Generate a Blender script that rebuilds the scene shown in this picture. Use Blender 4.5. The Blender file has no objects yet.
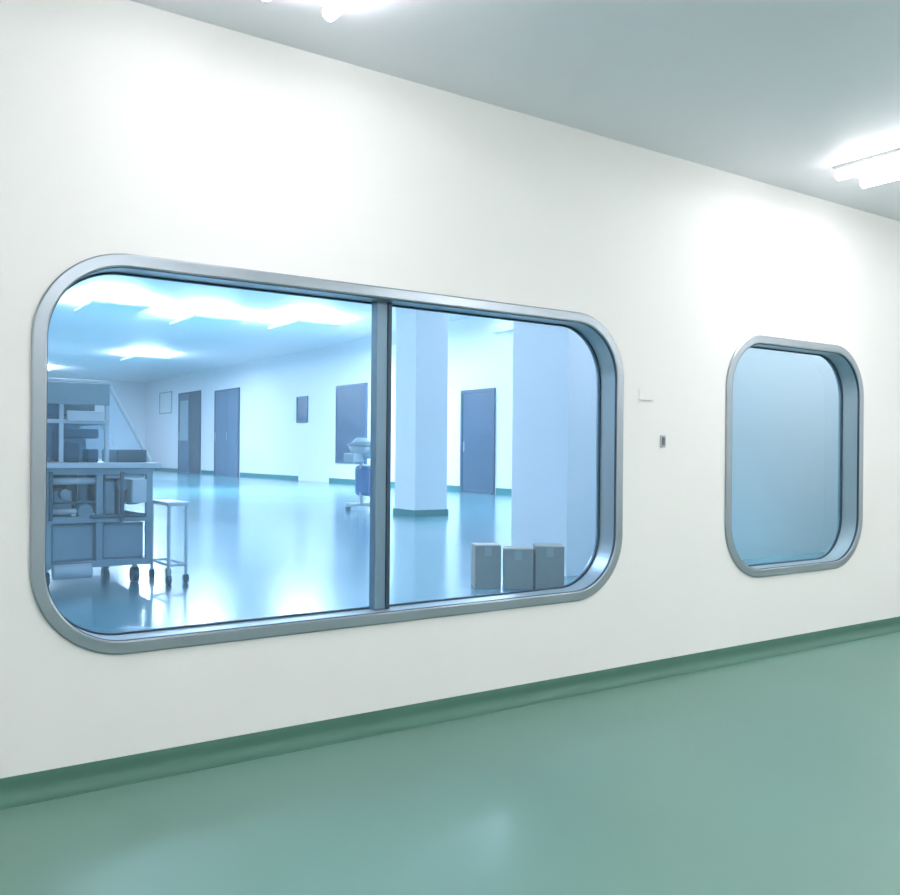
import bpy, bmesh, math, random
from mathutils import Vector, Matrix
random.seed(3)
S=bpy.context.scene
S.view_settings.view_transform='Standard'
S.view_settings.look='None'
COL=S.collection

# ---------------------------------------------------------------- materials
def mat(name, col, rough=0.5, metal=0.0, noise=0.0, nscale=4.0, emit=0.0, ecol=None, bump=0.0, bscale=40, coat=0.0, rvar=0.0, stretch=None, spec=0.5):
    m=bpy.data.materials.new(name); m.use_nodes=True
    nt=m.node_tree; b=nt.nodes['Principled BSDF']
    b.inputs['Base Color'].default_value=(*col,1)
    b.inputs['Roughness'].default_value=rough
    b.inputs['Metallic'].default_value=metal
    b.inputs['Coat Weight'].default_value=coat
    b.inputs['Coat Roughness'].default_value=0.15
    b.inputs['Specular IOR Level'].default_value=spec
    if emit:
        b.inputs['Emission Color'].default_value=(*(ecol or col),1)
        b.inputs['Emission Strength'].default_value=emit
    tc=nt.nodes.new('ShaderNodeTexCoord'); mp=nt.nodes.new('ShaderNodeMapping')
    nt.links.new(tc.outputs['Object'],mp.inputs['Vector'])
    if stretch: mp.inputs['Scale'].default_value=stretch
    if noise or rvar:
        n=nt.nodes.new('ShaderNodeTexNoise'); n.inputs['Scale'].default_value=nscale; n.inputs['Detail'].default_value=5
        nt.links.new(mp.outputs[0],n.inputs['Vector'])
        if noise:
            r=nt.nodes.new('ShaderNodeValToRGB')
            r.color_ramp.elements[0].position=0.3; r.color_ramp.elements[1].position=0.7
            r.color_ramp.elements[0].color=(*[c*(1-noise) for c in col],1)
            r.color_ramp.elements[1].color=(*[min(1,c*(1+noise)) for c in col],1)
            nt.links.new(n.outputs['Fac'],r.inputs['Fac']); nt.links.new(r.outputs['Color'],b.inputs['Base Color'])
        if rvar:
            mr=nt.nodes.new('ShaderNodeMapRange'); mr.inputs['To Min'].default_value=max(0.02,rough-rvar); mr.inputs['To Max'].default_value=rough+rvar
            nt.links.new(n.outputs['Fac'],mr.inputs['Value']); nt.links.new(mr.outputs[0],b.inputs['Roughness'])
    if bump:
        n2=nt.nodes.new('ShaderNodeTexNoise'); n2.inputs['Scale'].default_value=bscale
        nt.links.new(mp.outputs[0],n2.inputs['Vector'])
        bp=nt.nodes.new('ShaderNodeBump'); bp.inputs['Strength'].default_value=bump; bp.inputs['Distance'].default_value=0.01
        nt.links.new(n2.outputs['Fac'],bp.inputs['Height']); nt.links.new(bp.outputs[0],b.inputs['Normal'])
    return m

def glass(name,tint,refl=0.5,haze=0.0):
    m=bpy.data.materials.new(name); m.use_nodes=True; nt=m.node_tree; nt.nodes.clear()
    o=nt.nodes.new('ShaderNodeOutputMaterial'); mx=nt.nodes.new('ShaderNodeMixShader')
    t=nt.nodes.new('ShaderNodeBsdfTransparent'); g=nt.nodes.new('ShaderNodeBsdfGlossy'); f=nt.nodes.new('ShaderNodeFresnel')
    f.inputs['IOR'].default_value=1.45
    mu=nt.nodes.new('ShaderNodeMath'); mu.operation='MULTIPLY'; mu.inputs[1].default_value=refl
    t.inputs['Color'].default_value=(*tint,1); g.inputs['Roughness'].default_value=0.02
    g.inputs['Color'].default_value=(.8,.92,1,1)
    base=t.outputs[0]
    if haze:   # translucent share added to the glass to imitate haze from the bright room
        tr=nt.nodes.new('ShaderNodeBsdfTranslucent'); tr.inputs['Color'].default_value=(.55,.80,1,1)
        m2=nt.nodes.new('ShaderNodeMixShader'); m2.inputs[0].default_value=haze
        nt.links.new(t.outputs[0],m2.inputs[1]); nt.links.new(tr.outputs[0],m2.inputs[2]); base=m2.outputs[0]
    nt.links.new(f.outputs[0],mu.inputs[0]); nt.links.new(mu.outputs[0],mx.inputs[0])
    nt.links.new(base,mx.inputs[1]); nt.links.new(g.outputs[0],mx.inputs[2]); nt.links.new(mx.outputs[0],o.inputs[0])
    return m

M_wall=mat('wall_panel_white',(.83,.82,.80),.6,noise=.012,nscale=1.2,bump=.03,bscale=3,spec=.25)
M_wall2=mat('cleanroom_wall_white',(.88,.87,.88),.45,noise=.01,nscale=1)
M_ceil=mat('ceiling_panel',(.85,.84,.89),.5,noise=.015,nscale=.8,spec=.3)
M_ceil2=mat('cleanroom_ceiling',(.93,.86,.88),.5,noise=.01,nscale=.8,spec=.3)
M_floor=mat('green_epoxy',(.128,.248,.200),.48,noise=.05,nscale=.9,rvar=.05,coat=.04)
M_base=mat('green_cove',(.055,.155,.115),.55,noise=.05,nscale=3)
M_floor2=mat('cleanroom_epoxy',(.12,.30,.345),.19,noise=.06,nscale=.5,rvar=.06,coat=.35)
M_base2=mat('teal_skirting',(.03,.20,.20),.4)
M_steel=mat('brushed_steel',(.45,.50,.53),.38,metal=.4,noise=.04,nscale=6,rvar=.05,stretch=(1,1,14))
M_frame=mat('satin_steel_frame',(.33,.38,.42),.32,metal=.75,noise=.05,nscale=3,rvar=.06)
M_reveal=mat('reveal_steel',(.36,.43,.46),.35,metal=.4,noise=.06,nscale=5,rvar=.05,stretch=(1,1,.3))
M_gask=mat('rubber_gasket',(.02,.05,.08),.5)
M_mull=mat('mullion_blue_grey',(.16,.26,.34),.4,metal=.2)
M_glass=glass('blue_tinted_glass',(.50,.71,.96),.15,.085)
M_glass2=glass('blue_tinted_glass_b',(.48,.67,.79),.04,.08)
M_door=mat('door_dark',(.04,.085,.14),.4,noise=.05)
M_door2=mat('door_grey',(.08,.15,.23),.4,noise=.05)
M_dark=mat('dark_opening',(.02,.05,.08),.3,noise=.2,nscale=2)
M_tube=mat('lamp_tube',(1,1,1),.3,emit=26,ecol=(1,.98,1))
M_tray=mat('lamp_tray',(.88,.88,.88),.4)
M_white=mat('white_plastic',(.82,.83,.83),.4)
M_grey=mat('grey_plastic',(.13,.13,.13),.4)
M_blue=mat('blue_cloth',(.08,.18,.36),.7,noise=.1,nscale=20)
M_card=mat('cardboard',(.36,.30,.23),.8,noise=.06,nscale=12)
M_tape=mat('packing_tape',(.43,.39,.32),.3)
M_mdark=mat('machine_dark',(.06,.12,.15),.4)
M_panel=mat('machine_panel',(.30,.40,.45),.4,metal=.0,noise=.06,nscale=4)
M_lite=mat('machine_light',(.70,.75,.78),.4,noise=.05,nscale=4)
M_acry=glass('acrylic_guard',(.78,.88,.93),.8,.15)

# ---------------------------------------------------------------- helpers
def link(o,parent=None):
    COL.objects.link(o)
    if parent: o.parent=parent
    return o
def empty(name,loc=(0,0,0)):
    e=bpy.data.objects.new(name,None); e.location=loc; e.empty_display_size=.1; COL.objects.link(e); return e
def frombm(name,bm,m,parent=None,smooth=False):
    me=bpy.data.meshes.new(name); bmesh.ops.recalc_face_normals(bm,faces=bm.faces); bm.to_mesh(me); bm.free()
    me.materials.append(m)
    if smooth:
        for p in me.polygons: p.use_smooth=True
    return link(bpy.data.objects.new(name,me),parent)
def addbox(bm,a,b,bev=0):
    r=bmesh.ops.create_cube(bm,size=1)
    c=[(a[i]+b[i])/2 for i in range(3)]; s=[abs(b[i]-a[i]) for i in range(3)]
    for v in r['verts']: v.co=Vector((v.co[i]*s[i]+c[i] for i in range(3)))
    if bev:
        es=set(e for v in r['verts'] for e in v.link_edges)
        bmesh.ops.bevel(bm,geom=list(es),offset=bev,segments=2,affect='EDGES',profile=.5)
def box(name,a,b,m,parent=None,bev=0):
    bm=bmesh.new(); addbox(bm,a,b,bev); return frombm(name,bm,m,parent)
def boxes(name,lst,m,parent=None,bev=0):
    bm=bmesh.new()
    for a,b in lst: addbox(bm,a,b,bev)
    return frombm(name,bm,m,parent)
def addcyl(bm,p,q,r,seg=16,r2=None):
    p=Vector(p);q=Vector(q);d=q-p
    res=bmesh.ops.create_cone(bm,cap_ends=True,segments=seg,radius1=r,radius2=r if r2 is None else r2,depth=d.length)
    M=Matrix.Translation((p+q)/2)@d.to_track_quat('Z','Y').to_matrix().to_4x4()
    bmesh.ops.transform(bm,matrix=M,verts=res['verts'])
def cyls(name,lst,m,parent=None,seg=16,smooth=False):
    bm=bmesh.new()
    for c in lst: addcyl(bm,c[0],c[1],c[2],seg,c[3] if len(c)>3 else None)
    o=frombm(name,bm,m,parent)
    if smooth:
        for p in o.data.polygons: p.use_smooth=len(p.vertices)==4
    return o
def rrect(x0,x1,z0,z1,r,n=20):
    pts=[]
    for cx,cz,a0 in ((x1-r,z1-r,0),(x0+r,z1-r,90),(x0+r,z0+r,180),(x1-r,z0+r,270)):
        for i in range(n+1):
            a=math.radians(a0+90*i/n); pts.append((cx+r*math.cos(a),cz+r*math.sin(a)))
    return pts
def ring(name,outer,inner,y0,y1,m,parent,ch=0.0,smooth=False):
    bm=bmesh.new(); n=len(outer)
    def lp(pts,y): return [bm.verts.new((p[0],y,p[1])) for p in pts]
    L=[lp(outer,y1),lp(outer,y0+ch)]
    if ch:
        o2=[(o[0]+(i[0]-o[0])*.12,o[1]+(i[1]-o[1])*.12) for o,i in zip(outer,inner)]
        i2=[(o[0]+(i[0]-o[0])*.88,o[1]+(i[1]-o[1])*.88) for o,i in zip(outer,inner)]
        L+=[lp(o2,y0),lp(i2,y0)]
    L+=[lp(inner,y0+ch),lp(inner,y1)]
    for a,b in zip(L,L[1:]+L[:1]):
        for k in range(n):
            bm.faces.new((a[k],a[(k+1)%n],b[(k+1)%n],b[k]))
    return frombm(name,bm,m,parent)
def pane(name,pts,y,m,parent):
    bm=bmesh.new(); bm.faces.new([bm.verts.new((p[0],y,p[1])) for p in pts]); return frombm(name,bm,m,parent)

# ---------------------------------------------------------------- dimensions
WT=0.16
FZ=-0.10
CZ=3.10
IZ=0.40
IC=4.20
XW,XE=-4.0,11.5
W1=(0.655,3.873,.42,2.06); W2=(4.815,6.409,.435,2.065); R=.37

cu=bpy.data.curves.new('wall_curve','CURVE'); cu.dimensions='2D'; cu.fill_mode='BOTH'; cu.extrude=WT/2
def poly(pts):
    s=cu.splines.new('POLY'); s.points.add(len(pts)-1)
    for i,p in enumerate(pts): s.points[i].co=(p[0],p[1],0,1)
    s.use_cyclic_u=True
poly([(XW,FZ),(XE,FZ),(XE,IC),(XW,IC)])
e=.03
for W in (W1,W2): poly(rrect(W[0]+e,W[1]-e,W[2]+e,W[3]-e,R-e))
tmp=bpy.data.objects.new('tmp',cu); COL.objects.link(tmp)
bpy.context.view_layer.update()
dg=bpy.context.evaluated_depsgraph_get()
me=bpy.data.meshes.new_from_object(tmp.evaluated_get(dg))
bpy.data.objects.remove(tmp)
me.transform(Matrix.Rotation(math.radians(90),4,'X')); me.transform(Matrix.Translation((0,WT/2,0)))
me.materials.clear(); me.materials.append(M_wall)
link(bpy.data.objects.new('wall_north',me))

box('floor',(XW,-6.5,FZ-.1),(XE,0,FZ),M_floor)
box('ceiling',(XW,-6.5,CZ),(XE,0,CZ+.1),M_ceil)
box('wall_south',(XW,-6.6,FZ),(XE,-6.5,CZ),M_wall)
box('wall_east',(XE,-6.5,FZ),(XE+.1,0,CZ),M_wall)
box('wall_west',(XW-.1,-6.5,FZ),(XW,0,CZ),M_wall)
bm=bmesh.new()
prof=[(0,0.0),(-.004,0.0),(-.006,-.02)]+[(-.056+.05*math.cos(math.radians(90*i/8)),FZ+.056-.054*math.sin(math.radians(90*i/8))) for i in range(9)]+[(-.056,FZ),(0,FZ)]
A=[bm.verts.new((XW,p[0],p[1])) for p in prof];B=[bm.verts.new((XE,p[0],p[1])) for p in prof]
for k in range(len(prof)): bm.faces.new((A[k],A[(k+1)%len(prof)],B[(k+1)%len(prof)],B[k]))
bm.faces.new(A);bm.faces.new(B)
frombm('baseboard_north',bm,M_base)

# ---------------------------------------------------------------- windows
def window(name,W,split):
    root=empty(name)
    x0,x1,z0,z1=W
    def rr(d): return rrect(x0+d,x1-d,z0+d,z1-d,R-d)
    ring('frame',rr(0),rr(.055),-.014,.0,M_frame,root,.004)
    ring('reveal',rr(.031),rr(.0555),.001,WT,M_reveal,root)
    ring('front_gasket',rr(.052),rr(.0575),-.010,.006,M_gask,root)
    ring('glazing_gasket',rr(.0555),rr(.064),.124,.140,M_gask,root)
    gl=M_glass if split else M_glass2
    pane('glass_pane',rr(.056),.132,gl,root)
    if split:
        xm=2.242
        boxes('mullion',[((xm-.01,.06,z0+.058),(xm+.050,.120,z1-.058))],M_mull,root,.004)
        boxes('mullion_gasket',[((xm+.051,.056,z0+.058),(xm+.072,.121,z1-.058))],M_gask,root)
    return root
window('window_1',W1,True)
window('window_2',W2,False)

r=empty('light_switch',(4.22,0,1.34))
box('plate',(-.022,-.008,-.036),(.022,0,.036),M_steel,r,.003)
box('rocker',(-.012,-.012,-.024),(.012,-.0082,.024),M_grey,r,.002)
r=empty('wall_notice_plate',(4.07,0,1.62))
box('plate',(-.06,-.004,-.03),(.06,0,.03),M_wall,r,.001)
box('edge',(-.06,-.010,-.036),(.06,0,-.031),M_white,r)

# ---------------------------------------------------------------- corridor lamps
def area(parent,loc,sx,sy,p,col=(1,1,1),up=False,rot=None):
    l=bpy.data.lights.new('lamp','AREA'); l.shape='RECTANGLE'; l.size=sx; l.size_y=sy; l.energy=p; l.color=col
    o=bpy.data.objects.new('lamp_light',l); o.location=loc
    if up: o.rotation_euler=(math.pi,0,0)
    if rot: o.rotation_euler=rot
    link(o,parent)
LC=(1,.965,.975)
def corridor_lamp(x,y,p):
    r=empty('alcove_fill_lamp',(x,y,CZ))
    boxes('battens',[((dx-.04,-.60,-.025),(dx+.04,.60,0)) for dx in(-.16,.12)],M_tray,r,.006)
    cyls('tubes',[((dx,-.58,-.055),(dx,.58,-.055),.030) for dx in(-.16,.12)],M_tube,r,12,True)
    boxes('end_caps',[((dx-.015,s*.588-.006,-.068),(dx+.015,s*.588+.006,-.026)) for s in(-1,1) for dx in(-.16,.12)],M_tray,r)
    area(r,(-.02,0,-.09),.32,1.12,p,LC)
for x,p in ((-2.7,6),(1.56,5),(5.46,17),(9.3,15)):
    corridor_lamp(x,-1.06,p)
for x,p in ((-2.7,24),(1.56,30),(5.42,40),(9.3,40)):
    corridor_lamp(x,-4.2,p)
for x in (-1,3,7,10):
    r=empty('fill_uplight',(x,-6.5,2.3))  # added out of view to brighten the corridor ceiling
    boxes('housing',[((-.3,0,-.06),(.3,.16,-.005)),((-.3,0,-.005),(.3,.02,.04))],M_tray,r,.004)
    area(r,(0,.09,.002),.5,.12,52,(1,.98,1),True)

# ---------------------------------------------------------------- clean room shell
YN=36
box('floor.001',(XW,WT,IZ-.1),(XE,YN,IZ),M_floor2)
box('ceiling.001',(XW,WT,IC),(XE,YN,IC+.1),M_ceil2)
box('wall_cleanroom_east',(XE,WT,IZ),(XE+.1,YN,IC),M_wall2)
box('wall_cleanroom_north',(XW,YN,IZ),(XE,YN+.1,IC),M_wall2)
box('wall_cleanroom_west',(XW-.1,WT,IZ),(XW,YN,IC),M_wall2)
box('wall_partition',(4.26,.9,IZ),(XE,1.52,IC),M_wall2)
r=empty('structural_column',(6.69,6.53,IZ))
box('shaft',(-.26,-.26,0),(.26,.26,IC-IZ),M_wall2,r,.01)
box('skirting',(-.275,-.275,0),(.275,.275,.09),M_base2,r)
segs=[(1.53,11.05),(12.35,18.6),(20.6,25.1),(27.6,28.9),(31.6,YN)]
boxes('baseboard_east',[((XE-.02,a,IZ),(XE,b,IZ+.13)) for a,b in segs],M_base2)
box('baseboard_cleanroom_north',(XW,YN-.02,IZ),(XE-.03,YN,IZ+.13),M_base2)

def door(name,y0,y1,z1,m,double=False,open_=False):
    r=empty(name,(XE,(y0+y1)/2,IZ)); w=(y1-y0)/2; h=z1-IZ
    f=.07
    boxes('door_frame',[((-.05,-w,0),(0,-w+f,h)),((-.05,w-f,0),(0,w,h)),((-.05,-w+f,h-f),(0,w-f,h))],M_door,r)
    leafs=[(-w+f,-.01),(.01,w-f)] if double else [(-w+f,w-f)]
    for i,(a,b) in enumerate(leafs):
        if open_ and i==0:
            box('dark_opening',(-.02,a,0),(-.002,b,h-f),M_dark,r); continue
        box('leaf_%d'%(i+1),(-.035,a,.01),(-.004,b,h-f),m,r,.003)
        if open_:
            box('vision_panel_%d'%(i+1),(-.041,a+.12,h*.4),(-.034,b-.12,h*.9),M_panel,r)
        cyls('handle_%d'%(i+1),[((-.07,b-.1,h*.4),(-.07,b-.1,h*.5),.012)],M_steel,r)
    return r
door('door_1',29.0,31.5,3.50,M_door2,True,True)
door('door_2',25.2,27.5,3.40,M_door2,True)
door('door_3',11.1,12.3,2.62,M_door)
def wallwin(name,y0,y1,z0,z1,m=M_door,fm=None):
    r=empty(name,(XE,(y0+y1)/2,(z0+z1)/2)); w=(y1-y0)/2;h=(z1-z0)/2;f=.05
    boxes('frame',[((-.04,-w,-h),(0,-w+f,h)),((-.04,w-f,-h),(0,w,h)),((-.04,-w+f,h-f),(0,w-f,h)),((-.04,-w+f,-h),(0,w-f,-h+f))],fm or M_door2,r)
    box('pane',(-.02,-w+f,-h+f),(-.003,w-f,h-f),m,r)
wallwin('window_3',16.5,18.2,.95,3.05)
wallwin('window_4',19.97,20.7,2.1,2.87)
wallwin('notice_board',32.4,34.0,2.75,3.65,M_white,M_steel)

PC=(1,.985,.99)
def hung(x,y,z=4.0,w=1.0,L=1.5,p=300,up=560):
    r=empty('pendant_lamp',(x,y,z))
    box('housing',(-w/2-.03,-L/2-.03,-.005),(w/2+.03,L/2+.03,.05),M_tray,r,.01)
    cyls('rods',[((sx*w*.35,s*L*.4,.05),(sx*w*.35,s*L*.4,IC-z),.01) for s in(-1,1) for sx in(-1,1)],M_steel,r)
    area(r,(0,0,-.012),w,L,p,PC)
    area(r,(0,0,.056),w,L,up,PC,True)  # added upward light: its halo on the ceiling stands in for bloom
for x,y in [(4.6,14.5),(6.7,15.1),(8.7,14.4),(3.5,24),(8,24),(6,31)]:
    hung(x,y)
for x,y in [(0,9),(8.6,6.5)]: hung(x,y,p=290,up=400)
hung(1.6,4.2,p=180,up=240)
r=empty('wall_lamp',(XE,10.35,3.85))
box('housing',(-.08,-.75,-.09),(0,.75,.09),M_tray,r,.01)
area(r,(-.09,0,0),.14,1.4,60,PC,rot=(0,math.radians(90),0))
for x in (5.6,8.2):  # fill lamps added to light the gap between window wall and partition
    r=empty('alcove_fill_lamp',(x,.53,IC)); box('tray',(-.6,-.15,-.04),(.6,.15,0),M_tray,r)
    area(r,(0,0,-.05),1.1,.2,60,(.95,.98,1))

# ---------------------------------------------------------------- packaging machine
r=empty('packaging_machine',(1.0,2.1,IZ))
fr=[]
for x in(-.5,.10,.40,.71):
    fr+=[((x,0,.12),(x+.04,.04,.74)),((x,.86,.12),(x+.04,.9,.74))]
for z in(.12,.40,.70):
    fr+=[((-.5,-.003,z),(.75,.043,z+.04)),((-.5,.857,z),(.75,.903,z+.04)),((-.503,0,z),(-.46,.9,z+.04)),((.71,0,z),(.753,.9,z+.04))]
boxes('chassis_frame',fr,M_panel,r,.004)
boxes('lower_cabinet',[((-.45,.05,.13),(.705,.85,.39))],M_panel,r,.006)
boxes('cabinet_doors',[((.15,.035,.17),(.39,.048,.38)),((.45,.035,.17),(.70,.048,.38)),((-.42,.035,.17),(.09,.048,.38))],M_panel,r,.004)
boxes('rear_panels',[((-.45,.5,.44),(.705,.85,.70))],M_mdark,r)
boxes('table_top',[((-.55,-.05,.741),(.79,.95,.775))],M_lite,r,.005)
boxes('motor_housings',[((.17,.1,.42),(.28,.45,.60)),((.31,.14,.50),(.38,.45,.69)),((.46,.06,.44),(.53,.4,.66)),((.56,.1,.44),(.60,.4,.60)),((-.2,.1,.42),(.02,.4,.66)),((.62,.12,.5),(.70,.4,.66))],M_panel,r,.012)
boxes('control_panel',[((.61,-.04,.52),(.70,-.005,.67))],M_lite,r,.004)
cyls('rollers',[((.15,.05,.66),(.40,.05,.66),.022),((.14,-.05,.11),(.36,-.05,.11),.045),((-.3,-.05,.58),(.08,-.05,.58),.035),((.15,.06,.47),(.39,.06,.47),.018),((.46,.04,.69),(.70,.04,.69),.015)],M_lite,r,smooth=True)
cyls('drums',[((.345,.03,.47),(.345,.13,.47),.045),((.57,.02,.63),(.57,.1,.63),.035),((.225,.03,.58),(.225,.1,.58),.03)],M_panel,r,24,True)
cyls('pipes',[((.13,-.02,.72),(.13,-.02,.42),.012),((.55,-.02,.72),(.55,-.02,.40),.012),((.36,-.02,.44),(.7,-.02,.44),.012),((.30,.05,.72),(.30,.05,.44),.010),((.44,.02,.72),(.44,.02,.44),.010),((.15,.0,.53),(.39,.0,.53),.008)],M_mdark,r)
cs=[]
for x in(-.42,.12,.66):
    for y in(.08,.82):
        cs+=[((x-.02,y,.05),(x+.02,y,.05),.05)]
cyls('caster_wheels',cs,M_mdark,r,20)
cyls('caster_stems',[((c_[0][0]+.02,c_[0][1],.09),(c_[0][0]+.02,c_[0][1],.13),.018) for c_ in cs],M_steel,r)
up=[]
XR=.50
for x in(-.5,-.1,.20,XR-.025):
    up+=[((x,.1,.776),(x+.025,.125,1.28)),((x,.8,.776),(x+.025,.825,1.28))]
for z in(1.02,1.255):
    up+=[((-.5,.098,z),(XR,.127,z+.025)),((-.5,.798,z),(XR,.827,z+.025)),((-.5,.1,z),(-.475,.825,z+.025)),((XR-.025,.1,z),(XR,.825,z+.025))]
boxes('guard_frame',up,M_lite,r,.002)
boxes('upper_cabinet',[((-.47,.35,.776),(.05,.78,1.2)),((.06,.3,1.08),(.46,.7,1.22)),((.06,.3,.776),(.20,.7,1.0)),((.28,.45,.776),(.44,.75,.98))],M_panel,r,.01)
boxes('rear_wall',[((.05,.78,.78),(XR-.03,.795,1.25))],M_panel,r)
boxes('name_board',[((.10,.075,1.14),(.495,.097,1.275))],M_panel,r,.004)
boxes('display_panel',[((.24,.07,1.035),(.46,.097,1.10))],M_lite,r,.004)
boxes('upper_modules',[((.24,.15,.776),(.33,.3,.90)),((.38,.16,.776),(.45,.3,.86)),((.55,.1,.776),(.74,.5,.86)),((.24,.2,.93),(.46,.4,.99))],M_mdark,r,.008)
boxes('top_cover',[((-.5,.1,1.281),(XR,.83,1.30))],M_white,r,.004)
boxes('guard_screens',[((.225,.11,.80),(XR-.026,.114,1.02)),((-.075,.11,.80),(.199,.114,1.02)),((-.075,.11,1.046),(.199,.114,1.254)),((-.474,.11,.80),(-.101,.114,1.254))],M_acry,r)
bm=bmesh.new()
for a,b,rr_ in [((.505,.115,1.26),(.765,.115,.79),.013),((.505,.81,1.26),(.765,.81,.79),.013),((.765,.115,.79),(.765,.81,.79),.010)]: addcyl(bm,a,b,rr_,10)
frombm('sloping_rail',bm,M_white,r)
bm=bmesh.new()
vs=[bm.verts.new(c) for c in((.502,.115,1.25),(.758,.115,.785),(.502,.115,.785))]; bm.faces.new(vs)
frombm('sloping_guard',bm,M_acry,r)

r=empty('side_table',(1.865,2.13,IZ))
boxes('table_top',[((-.07,-.2,.50),(.07,.2,.525))],M_white,r,.003)
cyls('legs',[((sx*.055,sy*.18,.055),(sx*.055,sy*.18,.50),.010) for sx in(-1,1) for sy in(-1,1)],M_lite,r)
cyls('lower_rails',[((-.055,-.18,.12),(.055,-.18,.12),.008),((-.055,.18,.12),(.055,.18,.12),.008),((-.055,-.18,.12),(-.055,.18,.12),.008),((.055,-.18,.12),(.055,.18,.12),.008)],M_lite,r)
cyls('casters',[((sx*.055-.012,sy*.18,.03),(sx*.055+.012,sy*.18,.03),.03) for sx in(-1,1) for sy in(-1,1)],M_mdark,r)

r=empty('mixer_trolley',(6.42,7.7,IZ)); r.rotation_euler=(0,0,.3)
boxes('base_frame',[((-.30,-.04,.07),(.30,.04,.11)),((-.04,-.3,.07),(.04,.3,.11))],M_steel,r,.004)
cyls('casters',[((x-.015,y,.035),(x+.015,y,.035),.035) for x,y in((-.27,0),(.27,0),(0,-.27),(0,.27))],M_mdark,r)
cyls('post',[((0,0,.1),(0,0,.75),.03)],M_steel,r)
boxes('blue_bag',[((-.03,-.17,.22),(.22,.13,.66))],M_blue,r,.05)
cyls('mixing_bowl',[((0,0,.76),(0,0,.95),.12,.20),((0,0,.95),(0,0,.97),.21),((0,0,.97),(0,0,1.06),.18,.07)],M_panel,r,24,True)
boxes('motor_head',[((-.28,-.1,.7),(-.05,.1,.84))],M_panel,r,.02)

def carton(x,y,w,d,h,rot):
    r=empty('cardboard_box',(x,y,IZ)); r.rotation_euler=(0,0,rot)
    t=.006
    boxes('walls',[((-w/2,-d/2,0),(w/2,-d/2+t,h)),((-w/2,d/2-t,0),(w/2,d/2,h)),((-w/2,-d/2+t,0),(-w/2+t,d/2-t,h)),((w/2-t,-d/2+t,0),(w/2,d/2-t,h)),((-w/2+t,-d/2+t,0),(w/2-t,d/2-t,t))],M_card,r)
    boxes('top_flaps',[((-w/2,-d/2,h),(w/2,-.002,h+t)),((-w/2,.002,h),(w/2,d/2,h+t))],M_card,r)
    boxes('tape',[((-.022,-d/2-.001,h-.06),(.022,-d/2-.0002,h)),((-w/2,-.02,h+t),(w/2,.02,h+t+.001))],M_tape,r)
carton(3.50,.83,.165,.19,.265,-.50)
carton(3.655,.70,.18,.19,.245,-.63)
carton(3.815,.585,.18,.19,.265,-.60)

# ---------------------------------------------------------------- world / camera
w=bpy.data.worlds.new('world'); S.world=w; w.use_nodes=True
w.node_tree.nodes['Background'].inputs[0].default_value=(.6,.7,.8,1); w.node_tree.nodes['Background'].inputs[1].default_value=.3
cam=bpy.data.cameras.new('camera'); co=bpy.data.objects.new('camera',cam); COL.objects.link(co); S.camera=co
cam.sensor_width=36; cam.lens=36; cam.clip_start=.05; cam.clip_end=200
th=math.atan(1295/900)
yaw=th-math.pi/2
Rm=Matrix.Rotation(yaw,4,'Z')@Matrix.Rotation(math.pi/2,4,'X')@Matrix.Rotation(math.radians(.5),4,'Z')
co.matrix_world=Matrix.Translation((0,-3.79,1.257))@Rm
cam.shift_y=.0058
